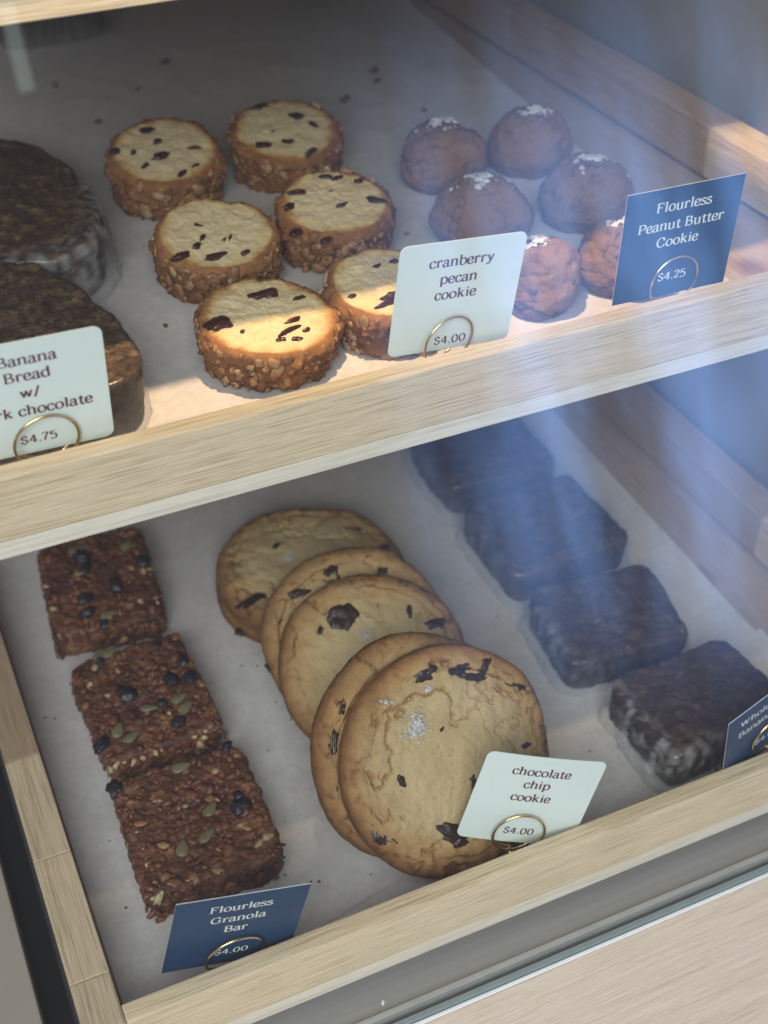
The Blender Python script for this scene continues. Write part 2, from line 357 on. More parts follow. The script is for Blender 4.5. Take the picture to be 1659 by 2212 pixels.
# ------------------------------------------------------------------ the display case
FU, FL = -44.3, -73.1
case = thing('display_case', 'oak and grey laminate bakery display case holding the tilted rows of trays', 'display case', (30, 41, -76))
def cpart(name, boxes, mat_, bev=.08, parent=case, base=(30, 41, -76), idx=None):
    b = MB()
    for i, q in enumerate(boxes):
        v, f = box_vf(*q, bev=bev); v = np.array(v)-np.array(base); b.add(v, f, (idx[i] if idx else 0))
    return b.build(name, mat_, parent, smooth=False)
cpart('side_panel', [(68.3, 70.3, 44, 158, -80, 34)], M_grey)
cpart('back_panel', [(-3, 68.2, 152, 154, -80, 34)], M_dark)
cpart('light_block_panel', [(-3, 68.2, 68.6, 151.9, 3, 5)], M_grey)  # unseen board, added to cut off the warm light towards the back
cpart('deck', [(-40, 68.2, 41.85, 151.9, -76.2, -74.9)], M_deck)
cpart('glass_track', [(-40, 90, 41.45, 41.84, -76.2, -74.55)], M_trim, .05)
cpart('seal', [(-40, 90, 40.62, 41.0, -76.2, -74.75)], M_seal, .03)
cpart('front_ledge', [(-40, 110, 27.5, 40.28, -78.4, -74.95)], M_oak_white, .06)
cpart('ledge_edge', [(-40, 110, 40.30, 40.56, -78.4, -74.92)], M_cardedge, .05)
fk = MB(); vv, ff = blob((17.6-30, 42.6-41, 1.14), (.10, .22, .03), random.Random(3), 2, rot=Matrix.Rotation(-.35, 3, 'Z'), rough=.3); fk.add(vv, ff); fk.build('paint_fleck', M_cardedge, case)
cpart('side_channel', [(-1.85, -.35, 41.9, 151.9, -74.88, -73.6)], M_black, .05)
cpart('end_panel', [(-30, -1.95, 41.9, 151.9, -74.8, -69.0)], M_beige, .12)

# glass pane, leaning back
pane = MB()
gz0, gz1 = -75.3, 4.0
gy = lambda z: 41.22+.27*(z+73.9)
v, f = box_vf(-40, 68.2, -.2, .2, 0, 1, 0)
v = [(x-30, gy(gz0+(gz1-gz0)*z)+y-41, gz0+(gz1-gz0)*z-gz0) for x, y, z in v]
pane.add(v, f)
props(pane.build('glass_pane', M_glass, None, (30, 41, gz0), smooth=False), 'clear glass front pane leaning back, mirroring a blue window at its right half', 'glass pane')

def tray(name, label, x0, x1, y0, ztop, depth=90, sidew=2.4, fac=1):
    t = thing(name, label, 'tray', ((x0+x1)/2, y0, ztop-5.1), 'oak trays of the display case')
    base = ((x0+x1)/2, y0, ztop-5.1)
    fl = ztop-4.35
    cpart('front_rail', [(x0+sidew+.03, x1-sidew-.6-.03, y0, y0+1.28, ztop-4.0, ztop)], M_oak_x, .12, t, base)
    cpart('front_edge', [(x0, x1, y0+.03, y0+1.25, ztop-5.1, ztop-4.02)], M_oak_pale if fac else M_oak_x, .05, t, base)
    ys = [y0-.02, y0+3.7, y0+13.3, y0+22.4, y0+55, y0+depth]
    cpart('side_rail', [(x0, x0+sidew, ys[i]+.015, ys[i+1]-.015, ztop-4.0, ztop) for i in range(5)], [M_oak_y, M_oak_shaded], .10, t, base, (0, 0, 0, 1, 1))
    cpart('side_rail', [(x1-sidew-.6, x1, ys[i]+.015, ys[i+1]-.015, ztop-4.0, ztop) for i in range(5)], [M_oak_y, M_oak_shaded], .10, t, base, (0, 0, 0, 1, 1))
    cpart('back_rail', [(x0+sidew+.03, x1-sidew-.6-.03, y0+depth-1.3, y0+depth, ztop-4.0, ztop)], M_oak_x, .12, t, base)
    b = MB(); vv, ff = box_vf(x0+.05, x1-.05, y0+1.3, y0+depth-.05, ztop-5.05, fl, .03); b.add(np.array(vv)-np.array((0, 0, ztop-5.1)), ff)
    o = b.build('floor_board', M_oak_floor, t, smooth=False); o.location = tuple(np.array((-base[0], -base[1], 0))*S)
    return t
tray('display_tray', 'middle oak tray holding the cranberry and peanut butter cookies', 0, 66.0, 57.95, -40.0)
tray('display_tray', 'lowest oak tray, holding the granola bars and chocolate chip cookies', 0, 66.0, 44.08, -68.8)
tray('display_tray', 'uppermost oak tray, only a corner of its front rail showing', 0, 48.0, 66.8, -15.35, 80, fac=0)

# parchment sheets
def sheet(label, corners, z, nx, ny, amp, seed, lift=None):
    c = np.array(corners, float); b = MB(); V = []
    for j in range(ny+1):
        for i in range(nx+1):
            u, v_ = i/nx, j/ny; p = (c[0]*(1-u)+c[1]*u)*(1-v_)+(c[3]*(1-u)+c[2]*u)*v_
            n1 = mnoise.fractal(Vector((p[0]*.10, p[1]*.07, seed)), 1, 2, 3); n2 = abs(mnoise.noise(Vector((p[0]*.16+p[1]*.05, p[1]*.11, seed+9))))
            V.append((p[0], p[1], .06+amp*(.5+.5*n1)+amp*2.0*max(0, .14-n2)))
    F = [(j*(nx+1)+i, j*(nx+1)+i+1, (j+1)*(nx+1)+i+1, (j+1)*(nx+1)+i) for j in range(ny) for i in range(nx)]
    V = np.array(V)-np.array((30, 60, 0)); b.add(V, F)
    return props(b.build('parchment_paper', M_paper, None, (30, 60, z)), label, 'baking paper', 'parchment sheets lining the trays')
sheet('crumpled parchment sheet lining the middle tray under the cranberry cookies', [(2.6, 59.4), (54.3, 59.4), (62.6, 144), (2.6, 144)], FU+.0, 90, 130, .22, 1.0)
sheet('larger parchment sheet under the granola bars in the lowest tray', [(2.7, 45.5), (57.4, 56.2), (60.3, 132), (2.7, 132)], FL+.06, 90, 130, .24, 4.0)
sheet('smaller front parchment sheet beside the chocolate chip price card', [(8, 45.5), (58.0, 45.5), (58.2, 59.0), (30, 58.6)], FL-.02, 50, 30, .05, 7.0)

# ------------------------------------------------------------------ baked goods
def crumble(V, Nn, side, amp_s, amp_t, seed, f=1.0):
    d = fbm(V, 1.1*f, 4, seed)*amp_s*side + fbm(V, .9*f, 4, seed+3)*amp_t*(1-side) + fbm(V, 3.6*f, 3, seed+5)*(amp_s*.45*side+amp_t*.35*(1-side))
    return V + Nn*d[:, None]

def ray_px(x, y):
    return np.array(r2)*(x-829.5)/2850.5 - np.array(u2)*(y-1106)/2850.5 + np.array(fw)
def on_z(px, z):
    d = ray_px(*px); return d*(z/d[2])

def cranberry_cookie(label, x, y, R, h, seed, berries, tilt=(0, 0), taper=.12, slope=.22):
    rnd = random.Random(seed)
    mt = Matrix.Rotation(tilt[0], 3, 'X') @ Matrix.Rotation(tilt[1], 3, 'Y')
    t = thing('cranberry_cookie', label, 'cookie', (x, y, FU+.12), 'cranberry pecan cookies on the middle tray', mt)
    V, F, T, K, Nn = slab(circ(R, .04, seed), h, .80, .5, 170, 36, 30, 9, .10, taper)
    side = 1-T; edge = np.clip((K-.72)/.22, 0, 1)
    V2 = crumble(V, Nn, side, .36, .12, seed)
    pit = cell(V, .8, seed+1, .5); V2 = V2 + Nn*((np.clip(pit, 0, .5)-.25)*.34*side)[:, None]
    V2[:, 2] *= 1+slope*V2[:, 1]/h
    b = MB(); bk = np.where(T >= 1, np.clip((K-.60+.10*fbm(V, .6, 3, seed+2))/.26, 0, 1)**1.5*.46+.03, (.58+.26*side))
    bk = bk+.26*fbm(V, .7, 3, seed+7)*(.3+side)
    b.add(V2, F, 0, bk); b.build('dough', M_cran, t)
    cr = MB()
    for i in range(240):
        a = rnd.uniform(0, 6.283); z = rnd.uniform(.05, .97)*h
        rr = R*(1-taper*(1-z/h))+rnd.uniform(-.16, .06)-.9*max(0, z/h-.72)**1.2; s = .11+.50*rnd.random()**2.2
        nrm = Vector((math.cos(a), math.sin(a), rnd.uniform(-.3, .35))).normalized()
        z *= 1+slope*rr*math.sin(a)/h
        vv, ff = blob((rr*math.cos(a), rr*math.sin(a), z), (s, s*rnd.uniform(.45, .85), .10+.08*rnd.random()), rnd, 2, nrm=nrm, rough=.5)
        cr.add(vv, ff)
    o = cr.build('pecan_crust', M_crust, t); o['kind'] = 'stuff'
    mi = mt.inverted()
    for q in berries:
        bx, by, s, asp = q[:4]; ang = q[4] if len(q) > 4 else rnd.uniform(0, 3.1)
        bb = MB(); rz = Matrix.Rotation(ang, 3, 'Z')
        vv, ff = blob((bx*R, by*R, h+.04+slope*by*R), (s*1.0, s*asp*1.15, s*.34 if s > .5 else .18), rnd, 3, rot=rz, rough=.5, freq=1.7)
        bb.add(vv, ff); bb.build('dried_cranberry', M_cranb, t)
    return t
def rb(seed, n):
    r = random.Random(seed); L = []
    for i in range(n):
        a = r.uniform(0, 6.28); k = math.sqrt(r.random())*.74; L.append((k*math.cos(a), k*math.sin(a), r.uniform(.18, .5), r.uniform(.3, .6)))
    return L
def pxb(x, y, R, h, lst, slope=.22):
    """spots seen on the top of a cookie, as fractions of its radius"""
    L = []
    for px, py, s, asp, ang in lst:
        d = ray_px(px, py); p = d*((FU+h+.2-slope*y)/(d[2]-slope*d[1])); L.append(((p[0]-x)/R, (p[1]-y)/R, s, asp, ang))
    return L
c5 = (22.2, 69.4, 4.72, 3.3)
cranberry_cookie('front cranberry pecan cookie beside the rail, half lit, a big dark berry on it', *c5, 11,
    pxb(*c5, [(466, 703, .85, .70, .3), (565, 637, 1.0, .42, .0), (640, 640, .45, .35, .2), (625, 690, .62, .26, .25), (618, 712, .85, .16, .3), (655, 708, .3, .4, .4), (600, 731, .36, .55, .2), (635, 727, .36, .5, -.2), (517, 718, .22, .6, 1)], .10), tilt=(.03, .05), taper=.2, slope=.10)
c1 = (23.6, 95.5, 4.5, 4.2)
cranberry_cookie('leftmost cookie of the back row, pale top dotted with round dark berries', *c1, 21,
    pxb(*c1, [(315, 281, .55, .8, 0), (338, 303, .5, .6, .8), (346, 334, .85, .42, .2), (416, 316, .55, .4, -.2), (287, 326, .4, .4, 1), (312, 353, .4, .5, .7), (392, 368, .6, .3, .6), (246, 325, .5, .6, .7), (420, 352, .35, .3, .3)]), tilt=(.05, 0))
c2 = (33.7, 95.9, 4.65, 3.75)
cranberry_cookie('back row cookie with dark curved berry streaks, nearest the peanut butter cookies', *c2, 31,
    pxb(*c2, [(560, 231, .7, .45, .2), (640, 250, .7, .6, -.7), (672, 268, .7, .3, -1.2), (622, 305, .55, .55, -.5), (568, 313, .7, .5, -.5), (672, 328, .8, .3, .6), (590, 285, .25, .5, 0)]))
c3 = (22.9, 81.0, 4.45, 3.7)
cranberry_cookie('middle row cookie with few small flecks, right behind the half lit one', *c3, 41,
    pxb(*c3, [(428, 487, .45, .25, -.9), (438, 512, .4, .4, .9), (425, 530, .5, .5, .7), (498, 512, .5, .25, 1), (485, 518, .3, .4, .9), (390, 553, .7, .4, .2), (465, 553, .8, .35, .1), (530, 545, .4, .5, .5)]))
c4 = (32.0, 81.7, 4.3, 3.8)
cranberry_cookie('cookie with plum coloured specks round its rim, behind the card hidden one', *c4, 51,
    pxb(*c4, [(703, 382, .5, .5, -.3), (728, 384, .5, .45, .3), (640, 417, .8, .28, -.2), (740, 443, .6, .25, .2), (812, 432, .7, .45, -.7), (625, 445, .6, .5, .8), (640, 500, .5, .6, .4), (705, 517, .5, .4, .4), (775, 390, .4, .5, 0), (715, 415, .25, .5, 0)]))
c6 = (30.8, 69.5, 4.3, 3.6)
cranberry_cookie('cookie partly hidden behind the cream cranberry pecan card', *c6, 61,
    pxb(*c6, [(815, 575, .3, .6, 0), (852, 565, .4, .6, .3), (845, 640, .8, .3, .1), (835, 657, .8, .16, .15), (760, 640, .3, .5, 0), (900, 600, .5, .5, 0)], .15), taper=.14, slope=.15)

def pb_cookie(label, x, y, R, h, seed):
    rnd = random.Random(seed)
    t = thing('peanut_butter_cookie', label, 'cookie', (x, y, FU+.10), 'flourless peanut butter cookies on the middle tray')
    nt, nr = 150, 70; th = np.linspace(0, 2*np.pi, nt, endpoint=False); V = []; K = []
    prof = [(k*.80*R, 0) for k in np.linspace(.02, 1, 6)]
    for s in np.linspace(-38, 89.3, nr): 
        a = math.radians(s); prof.append((R*math.cos(a)**.92, .34*h+(.66*h*math.sin(a) if s > 0 else .34*h*math.sin(a)/math.sin(math.radians(38)))))
    for r_, z in prof: V.append(np.stack([r_*np.cos(th), r_*np.sin(th), np.full(nt, z)], 1))
    V = np.concatenate(V); n = len(prof); F = grid_faces(n, nt); F.append(tuple(range(nt-1, -1, -1))); F.append(tuple((n-1)*nt+j for j in range(nt)))
    c = np.array([0, 0, h*.3]); D = V-c; D /= np.linalg.norm(D, axis=1, keepdims=True)
    ck = cell(V*np.array([1, 1, 1.9]), .38, seed, .5); crack = np.clip(1-ck/.13, 0, 1)*np.clip(.6+2*fbm(V, .5, 2, seed+2), 0, 1)
    d = fbm(V, .30, 3, seed)*.45+fbm(V, 1.8, 4, seed+1)*.09-crack*.17
    b = MB(); b.add(V+D*d[:, None], F, 0, np.clip(.35+.5*crack+.25*(V[:, 2] < .25*h), 0, 1)); b.build('dough', M_pb, t)
    sl = MB(); sp = rnd.uniform(.18, .32); ox, oy = rnd.uniform(-.15, .15), rnd.uniform(-.18, .1)
    for i in range(rnd.randint(45, 90)):
        a = rnd.uniform(0, 6.28); q = abs(rnd.gauss(0, sp)); q = min(q, 1.0)
        px, py = R*(q*math.sin(a)+ox), R*(q*math.cos(a)*.9+oy); rr = math.hypot(px, py)/R
        z = .34*h+.66*h*math.sqrt(max(0, 1-rr*rr))
        nrm = Vector((px, py, max(.2, z-.3*h))).normalized(); s = .08+.28*rnd.random()**1.4
        vv, ff = blob((px, py, z+.03+.25*rnd.random()*max(0, 1-q*2.2)), (s, s*rnd.uniform(.5, .9), s*.45), rnd, 1, nrm=nrm, rough=.5); sl.add(vv, ff)
    o = sl.build('flaky_salt', M_salt, t, smooth=False); o['kind'] = 'stuff'
    return t
pb_cookie('leftmost round salted cookie, at the back near the cranberry cookies', 44.3, 89.0, 3.45, 4.9, 101)
pb_cookie('rearmost round salted cookie, nearest the right side rail', 51.9, 88.6, 3.4, 4.8, 102)
pb_cookie('round salted cookie rising right above the top edge of the cream cranberry card', 42.4, 78.8, 3.6, 4.7, 103)
pb_cookie('round salted cookie just left of the blue card, in the second row', 50.8, 78.1, 3.5, 4.8, 104)
pb_cookie('front round salted cookie between the cream card and the blue card', 41.3, 68.6, 3.05, 4.6, 105)
pb_cookie('round cookie half hidden behind the blue peanut butter card', 47.9, 68.4, 3.2, 4.7, 106)

def wrapped_slice(name, label, cat, x, y, z, outline, h, seed, mat_, group, crumbm='crumb', flare=.35, et=.45, tilt=(0, 0), rz=0, haze_side=None, hzs=1.0, hzf=(.50, .9, .8), topamp=.14, barkside=.10, dome=.15, part='slice'):
    mt = Matrix.Rotation(rz, 3, 'Z') @ Matrix.Rotation(tilt[0], 3, 'X') @ Matrix.Rotation(tilt[1], 3, 'Y')
    t = thing(name, label, cat, (x, y, z), group, mt)
    V, F, T, K, Nn = slab(outline, h, et, .5, 170, 44, 18, 7, dome, .04)
    side = 1-T
    V2 = crumble(V, Nn, side, barkside, topamp, seed)
    b = MB(); b.add(V2, F, 0, np.clip(.45+.2*fbm(V, .8, 2, seed+8)-.25*side, 0, 1)); b.build(part, mat_, t)
    V, F, T, K, Nn = slab(outline, h, et, .3, 150, 26, 16, 6, dome, .0)
    fl = np.clip(1-V[:, 2]/h, 0, 1)
    d = .05+np.abs(fbm(V*np.array([1, .6, .35]), .95, 4, seed+4))*(.10+.26*fl**1.5)+flare*fl**2.2
    hz = np.clip(fl**2.5*.5+.22*np.clip(np.abs(fbm(V*np.array([1, .35, .4]), 1.8, 4, seed+6))-.15, 0, 1)*(.3+.7*(fl > .05)), 0, 1)
    if haze_side is not None:
        ang = np.arctan2(V[:, 1], V[:, 0]); w_ = np.clip(np.cos(ang-haze_side), 0, 1)**1.5*np.clip((K-.75)/.2, 0, 1)
        hz = np.clip(hz*(.4+.8*w_)+hzs*w_*.85*np.clip(hzf[0]+hzf[1]*fbm(V*np.array([1, 1, .6]), hzf[2], 5, seed+7), 0, 1), 0, 1); d = d+w_*.22*(1+fbm(V, 1.6, 3, seed+2))
    kk = (V[:, 2] > .02)
    b = MB(); b.add(V+Nn*(d*kk)[:, None], F, 0, hz); b.build('cling_film', M_wrap, t)
    return t
gb = 'banana bread slices in film on the middle tray'
def rel(pts, c): return [(p[0]-c[0], p[1]-c[1]) for p in pts]
b1c = (9.5, 92.5)
wrapped_slice('banana_bread', 'upper dark slice of film wrapped banana bread at the left edge', 'banana bread', b1c[0], b1c[1], FU+.1,
    poly_outline(rel([(0, 104.6), (6, 105), (12.8, 104), (14.6, 102.3), (15.6, 98.8), (16.2, 93), (16.5, 88.3), (15.8, 84.3), (14.4, 81.9), (11.8, 81.6), (8.6, 82.6), (2, 83.5), (0, 88), (-1, 96)], b1c)), 4.0, 201, M_banana, gb, flare=.38, haze_side=-.9, hzs=.75, hzf=(.18, 1.9, 1.5), topamp=.22)
b2c = (7.6, 74.0)
wrapped_slice('banana_bread', 'lower dark slice of wrapped banana bread behind its cream price card', 'banana bread', b2c[0], b2c[1], FU+.1,
    poly_outline(rel([(-1, 85.5), (4, 85.2), (8.7, 83.6), (10.3, 82), (11.5, 79.4), (12.7, 74.8), (13.6, 70.5), (13.8, 68), (13.4, 66), (12.6, 64.8), (10, 64.5), (4, 65), (-1, 66), (-2, 75)], b2c)), 4.0, 202, M_banana, gb, flare=.0, topamp=.22)
gw = 'whole wheat banana bread slices on the lowest tray'
for lab, x, y, w_, d_, rz, tl, sd, hz, hs in (
    ('rearmost wrapped dark slice, deep in shade under the middle tray', 47.6, 86.8, 10.2, 10.0, -.05, (.0, 0), 301, 3.0, .25),
    ('wrapped dark slice second from the back, beside the plain paper strip', 47.2, 74.7, 10.7, 9.9, .03, (.03, 0), 302, 3.0, .35),
    ('wrapped dark slice directly behind the front one, with a gap below it', 46.2, 62.8, 9.9, 8.4, -.10, (.05, 0), 303, 3.2, .55),
    ('front wrapped dark slice with frosty film, behind the blue whole wheat card', 47.4, 52.3, 10.3, 8.2, .05, (-.02, 0), 304, 3.3, 1.15)):
    wrapped_slice('wheat_banana_bread', lab, 'banana bread', x-.25, y, FL+.12, (lambda q, c_: (lambda t_: q(t_)*c_(t_)))(rrect(w_+.5, d_+.1, 11), circ(1.0, .035, sd)), 3.5, sd, M_wheat, gw, et=.32, flare=.45, hzf=(.30, 1.5, 1.3), rz=rz, tilt=tl, haze_side=hz, hzs=hs, topamp=.24, barkside=.16, dome=.12)

def chip_cookie(label, P, tilt, az, R, T_, seed, chips, salt=None):
    rnd = random.Random(seed)
    n = Vector((math.sin(tilt)*math.sin(az), -math.sin(tilt)*math.cos(az), math.cos(tilt)))
    a = n.cross(Vector((0, 1, 0))).normalized()*1.0; b_ = n.cross(a)
    a = -a if a.x < 0 else a; b_ = n.cross(a)
    mt = Matrix((a, b_, n)).transposed()
    t = thing('chocolate_chip_cookie', label, 'cookie', P, 'chocolate chip cookies leaning in a row', mt)
    V, F, T, K, Nn = slab(circ(R, .03, seed), T_*1.18, .80, .45, 260, 110, 6, 8, .50)
    Vf = V*np.array([1, 1, .3]); ring = np.clip((K-.05)/.35, .25, 1)
    f1 = np.abs(fbm(Vf, .17, 6, seed)); f2 = np.abs(fbm(Vf, .30, 5, seed+13)); g = fbm(Vf, .16, 2, seed+4)
    crack = np.clip(1-f1/.045, 0, 1)**.8*ring*np.clip(.75+g*1.6, 0, 1)
    crack2 = np.clip(1-f2/.05, 0, 1)**.8*np.clip((K-.30)/.3, 0, 1)*np.clip(.75-g*2.0, 0, 1)
    crack = np.maximum(crack, np.clip(1-np.abs(K-.80-.06*fbm(Vf, .3, 4, seed+21))/.010, 0, 1)*np.clip(.2+2.2*fbm(Vf, .18, 2, seed+23), 0, 1))
    ck = f1*2
    top = np.clip(T, 0, 1)
    low = fbm(V, .28, 3, seed+1)*.30+fbm(V, 1.2, 5, seed+2)*(.11+.16*np.clip(K-.5-.3*V[:, 1]/R, 0, 1))+np.clip(ck, 0, .4)*.18
    rimb = .10*np.exp(-((K-.86)/.06)**2)
    d = low*top*(.6+.4*K)-(crack*.42+crack2*.30)*top+rimb*top+fbm(V, 1.6, 3, seed+6)*.05*(1-top)
    bk = .07+np.clip((K-.42)/.58, 0, 1)**1.5*.70+(1-top)*.12+.34*np.clip(-V[:, 1]/R-.45, 0, 1)+(.42*crack**1.5+.32*crack2**1.5)*top
    # the front, lowest edge browned most
    b = MB(); b.add(V+Nn*d[:, None], F, 0, np.clip(bk+fbm(V, .35, 2, seed+9)*.12, 0, 1)); b.build('dough', M_choc, t)
    for q in chips:
        cx, cy, s, asp, ang = q
        kq = max(1, math.hypot(cx, cy)/.93); cx /= kq; cy /= kq
        kk = math.hypot(cx, cy); zz = T_*1.18+.50*(1-kk*kk)-.10
        if kk > .9: zz = T_*.62
        bb = MB(); vv, ff = blob((cx*R, cy*R, zz), (s*1.1, s*asp*1.15, .24), rnd, 4, rot=Matrix.Rotation(ang, 3, 'Z'), rough=.55, freq=1.7); bb.add(vv, ff); bb.build('chocolate_chunk', M_chip, t)
    if salt:
        sb = MB()
        for (sx, sy, sr, cnt) in salt:
            for i in range(cnt):
                r_ = abs(rnd.gauss(0, .5))*sr; aa = rnd.uniform(0, 6.28); px, py = sx*R+r_*math.cos(aa), sy*R+r_*math.sin(aa)
                kk = math.hypot(px, py)/R; zz = T_*1.18+.50*(1-kk*kk)+.05
                s = rnd.uniform(.04, .13); vv, ff = blob((px, py, zz+rnd.uniform(-.05, .08)), (s, s*.8, s*.7), rnd, 1, rough=.5); sb.add(vv, ff)
        o = sb.build('sea_salt', M_salt, t, smooth=False); o['kind'] = 'stuff'
    return t
def cpx(P, tilt, az, R, T_, lst):
    n = Vector((math.sin(tilt)*math.sin(az), -math.sin(tilt)*math.cos(az), math.cos(tilt))); a = n.cross(Vector((0, 1, 0))).normalized(); a = -a if a.x < 0 else a; b_ = n.cross(a)
    n_, a_, bb = np.array(n), np.array(a), np.array(b_); c = np.array(P)+n_*(T_+.15); L = []
    for q in lst:
        d = ray_px(q[0], q[1]); h_ = d*((c@n_)/(d@n_))-c; L.append((float(h_@a_)/R, float(h_@bb)/R, *q[2:]))
    return L
k0 = ((27.0, 79.0, FL+.15), .02, -.2, 7.55, 1.2)
k1 = ((27.3, 78.75, FL+1.5), .05, -.19, 7.75, 1.3)
k2 = ((26.84, 67.9, -69.35), .55, -.15, 7.25, 1.25)
k3 = ((26.74, 64.6, -69.30), .59, -.08, 7.1, 1.4)
k4 = ((25.75, 55.0, -67.55), .88, .08, 7.7, 1.25)
k5 = ((26.75, 53.0, -67.30), .90, .13, 7.65, 1.4)
chip_cookie('bottom cookie of the rear pair, only its dark lower rim showing', *k0, 400, cpx(*k0, [(520, 1352, 1.0, .5, .5)]))
chip_cookie('rearmost chocolate chip cookie, lying flat in the shade', *k1, 401, cpx(*k1, [(600, 1190, .7, .5, .3), (503, 1257, .6, .5, 1.3), (545, 1300, 1.1, .35, .3), (760, 1150, .7, .3, -.4), (830, 1185, .4, .5, 0)]), [(-.2, .1, .7, 60)])
chip_cookie('chocolate chip cookie pressed under the middle one, mostly covered', *k2, 402, cpx(*k2, [(715, 1244, .75, .8, .3), (650, 1283, .8, .35, -.2), (825, 1235, .4, .5, 0), (606, 1345, .3, .6, 0), (600, 1445, .9, .35, -.9)]))
chip_cookie('middle chocolate chip cookie with one round chunk on its pale face', *k3, 403, cpx(*k3, [(743, 1340, 1.0, .85, .5), (883, 1325, .55, .35, 1.2), (938, 1352, .7, .6, 0), (978, 1352, .8, .35, -.9), (665, 1303, .6, .3, .4), (690, 1365, .35, .5, .9)]), [(.0, .30, .8, 50), (-.22, .15, .4, 25)])
chip_cookie('chocolate chip cookie tucked behind the front one, showing a browned rim', *k4, 404, cpx(*k4, [(770, 1445, .9, .5, .8), (735, 1530, .5, .5, 1), (720, 1600, .7, .35, 1.3), (725, 1700, .5, .4, 1.4)]))
chip_cookie('large front chocolate chip cookie with a white salt patch and cracked top', *k5, 405, cpx(*k5, [(918, 1455, .80, .5, .3), (980, 1452, .8, .3, -.1), (1015, 1462, .9, .28, -.2), (1040, 1445, .8, .35, .9), (1000, 1437, .5, .5, 0), (1110, 1480, .8, .22, -.5), (1150, 1500, .5, .25, -.5), (862, 1688, .42, .6, -1.1), (1014, 1686, .42, .6, 1.1), (968, 1795, .95, .55, -.6), (985, 1815, .6, .6, -.4), (816, 1795, .85, .45, -1.2), (845, 1815, .5, .3, -.5), (1130, 1610, .35, .5, .2), (946, 1575, .22, .4, .8)]), [(-.32, .37, 1.0, 330), (-.15, .66, .35, 40), (-.55, .62, .5, 30)])

def granola_bar(label, x, y, z, w_, d_, h, rz, tilt, seed, seeds, berries, nuts):
    rnd = random.Random(seed)
    mt = Matrix.Rotation(rz, 3, 'Z') @ Matrix.Rotation(tilt[0], 3, 'X') @ Matrix.Rotation(tilt[1], 3, 'Y')
    P0 = np.array((x, y, z))
    t = thing('granola_bar', label, 'granola bar', (x, y, z), 'granola bars in a column on the lowest tray', mt)
    V, F, T, K, Nn = slab(rrect(w_, d_, 9), h, .35, .2, 180, 46, 16, 5, .0, .02)
    side = 1-T
    d = fbm(V, .8, 5, seed)*.22+np.clip(cell(V, 1.5, seed+1, .5), 0, .5)*.30-.07
    low = np.clip(1-V[:, 2]/h*1.2, 0, 1)*side
    b = MB(); b.add(V+Nn*d[:, None], F, 0, np.clip(.35+.35*fbm(V, .45, 2, seed+4)+.15*low, 0, 1)); b.build('base', M_gran, t)
    fl = MB()
    for i in range(430):
        if rnd.random() < .68:
            px, py, pz = rnd.uniform(-.48, .48)*w_, rnd.uniform(-.48, .48)*d_, h+rnd.uniform(-.05, .08); nr = Vector((rnd.gauss(0, .35), rnd.gauss(0, .35), 1)).normalized()
        else:
            k = rnd.random(); pz = rnd.uniform(.1, .95)*h
            if k < .55: px, py, nr = rnd.uniform(-.48, .48)*w_, -.5*d_+rnd.uniform(-.05, .06), Vector((0, -1, rnd.gauss(0, .3))).normalized()
            elif k < .8: px, py, nr = -.5*w_, rnd.uniform(-.48, .48)*d_, Vector((-1, 0, .2)).normalized()
            else: px, py, nr = .5*w_, rnd.uniform(-.48, .48)*d_, Vector((1, 0, .2)).normalized()
        s = .09+.42*rnd.random()**2; vv, ff = blob((px, py, pz-.03), (s, s*rnd.uniform(.45, .9), s*.30), rnd, 2, nrm=nr, rough=.7, freq=1.8); fl.add(vv, ff)
    o = fl.build('oat_flakes', M_oats, t); o['kind'] = 'stuff'
    inv = mt.inverted()
    def place(px, py):
        n = np.array(mt @ Vector((0, 0, 1))); c = P0+n*h; d_r = ray_px(px, py); q = d_r*((c@n)/(d_r@n))-P0
        l = inv @ Vector(q); return max(-.48*w_, min(.48*w_, l.x)), max(-.5*d_, min(.48*d_, l.y))
    for (px, py, ang) in seeds:
        lx, ly = place(px, py); sb = MB(); v_, f_ = ico(3); v_ = v_.copy()
        v_ = v_*np.array([.70, .40, .16]); v_[:, 1] *= 1-.35*np.clip(v_[:, 0]/.62, -1, 1)
        rm = np.array(Matrix.Rotation(ang, 3, 'Z') @ Matrix.Rotation(rnd.uniform(-.25, .25), 3, 'X')); v_ = v_ @ rm.T + np.array([lx, ly, h+.16])
        sb.add(v_, f_); sb.build('pumpkin_seed', M_seed, t)
    for (px, py, s, asp) in berries:
        lx, ly = place(px, py); bb = MB(); vv, ff = blob((lx, ly, h+.10), (s*.88, s*asp*.85, s*.42), rnd, 3, rot=Matrix.Rotation(rnd.uniform(0, 3), 3, 'Z'), rough=.6, freq=2.6); bb.add(vv, ff); bb.build('dried_blueberry', M_berry, t)
    for (px, py, s) in nuts:
        lx, ly = place(px, py); s *= rnd.uniform(.45, .9); bb = MB(); vv, ff = blob((lx+rnd.gauss(0, .12), max(ly, -.5*d_)+rnd.gauss(0, .16), h-.06-(.5*rnd.random() if ly < -.42*d_ else 0)), (s, s*rnd.uniform(.45, .9), s*.5), rnd, 3, rough=.6, freq=1.5); bb.add(vv, ff); bb.build('almond_piece', M_nut, t)
    return t
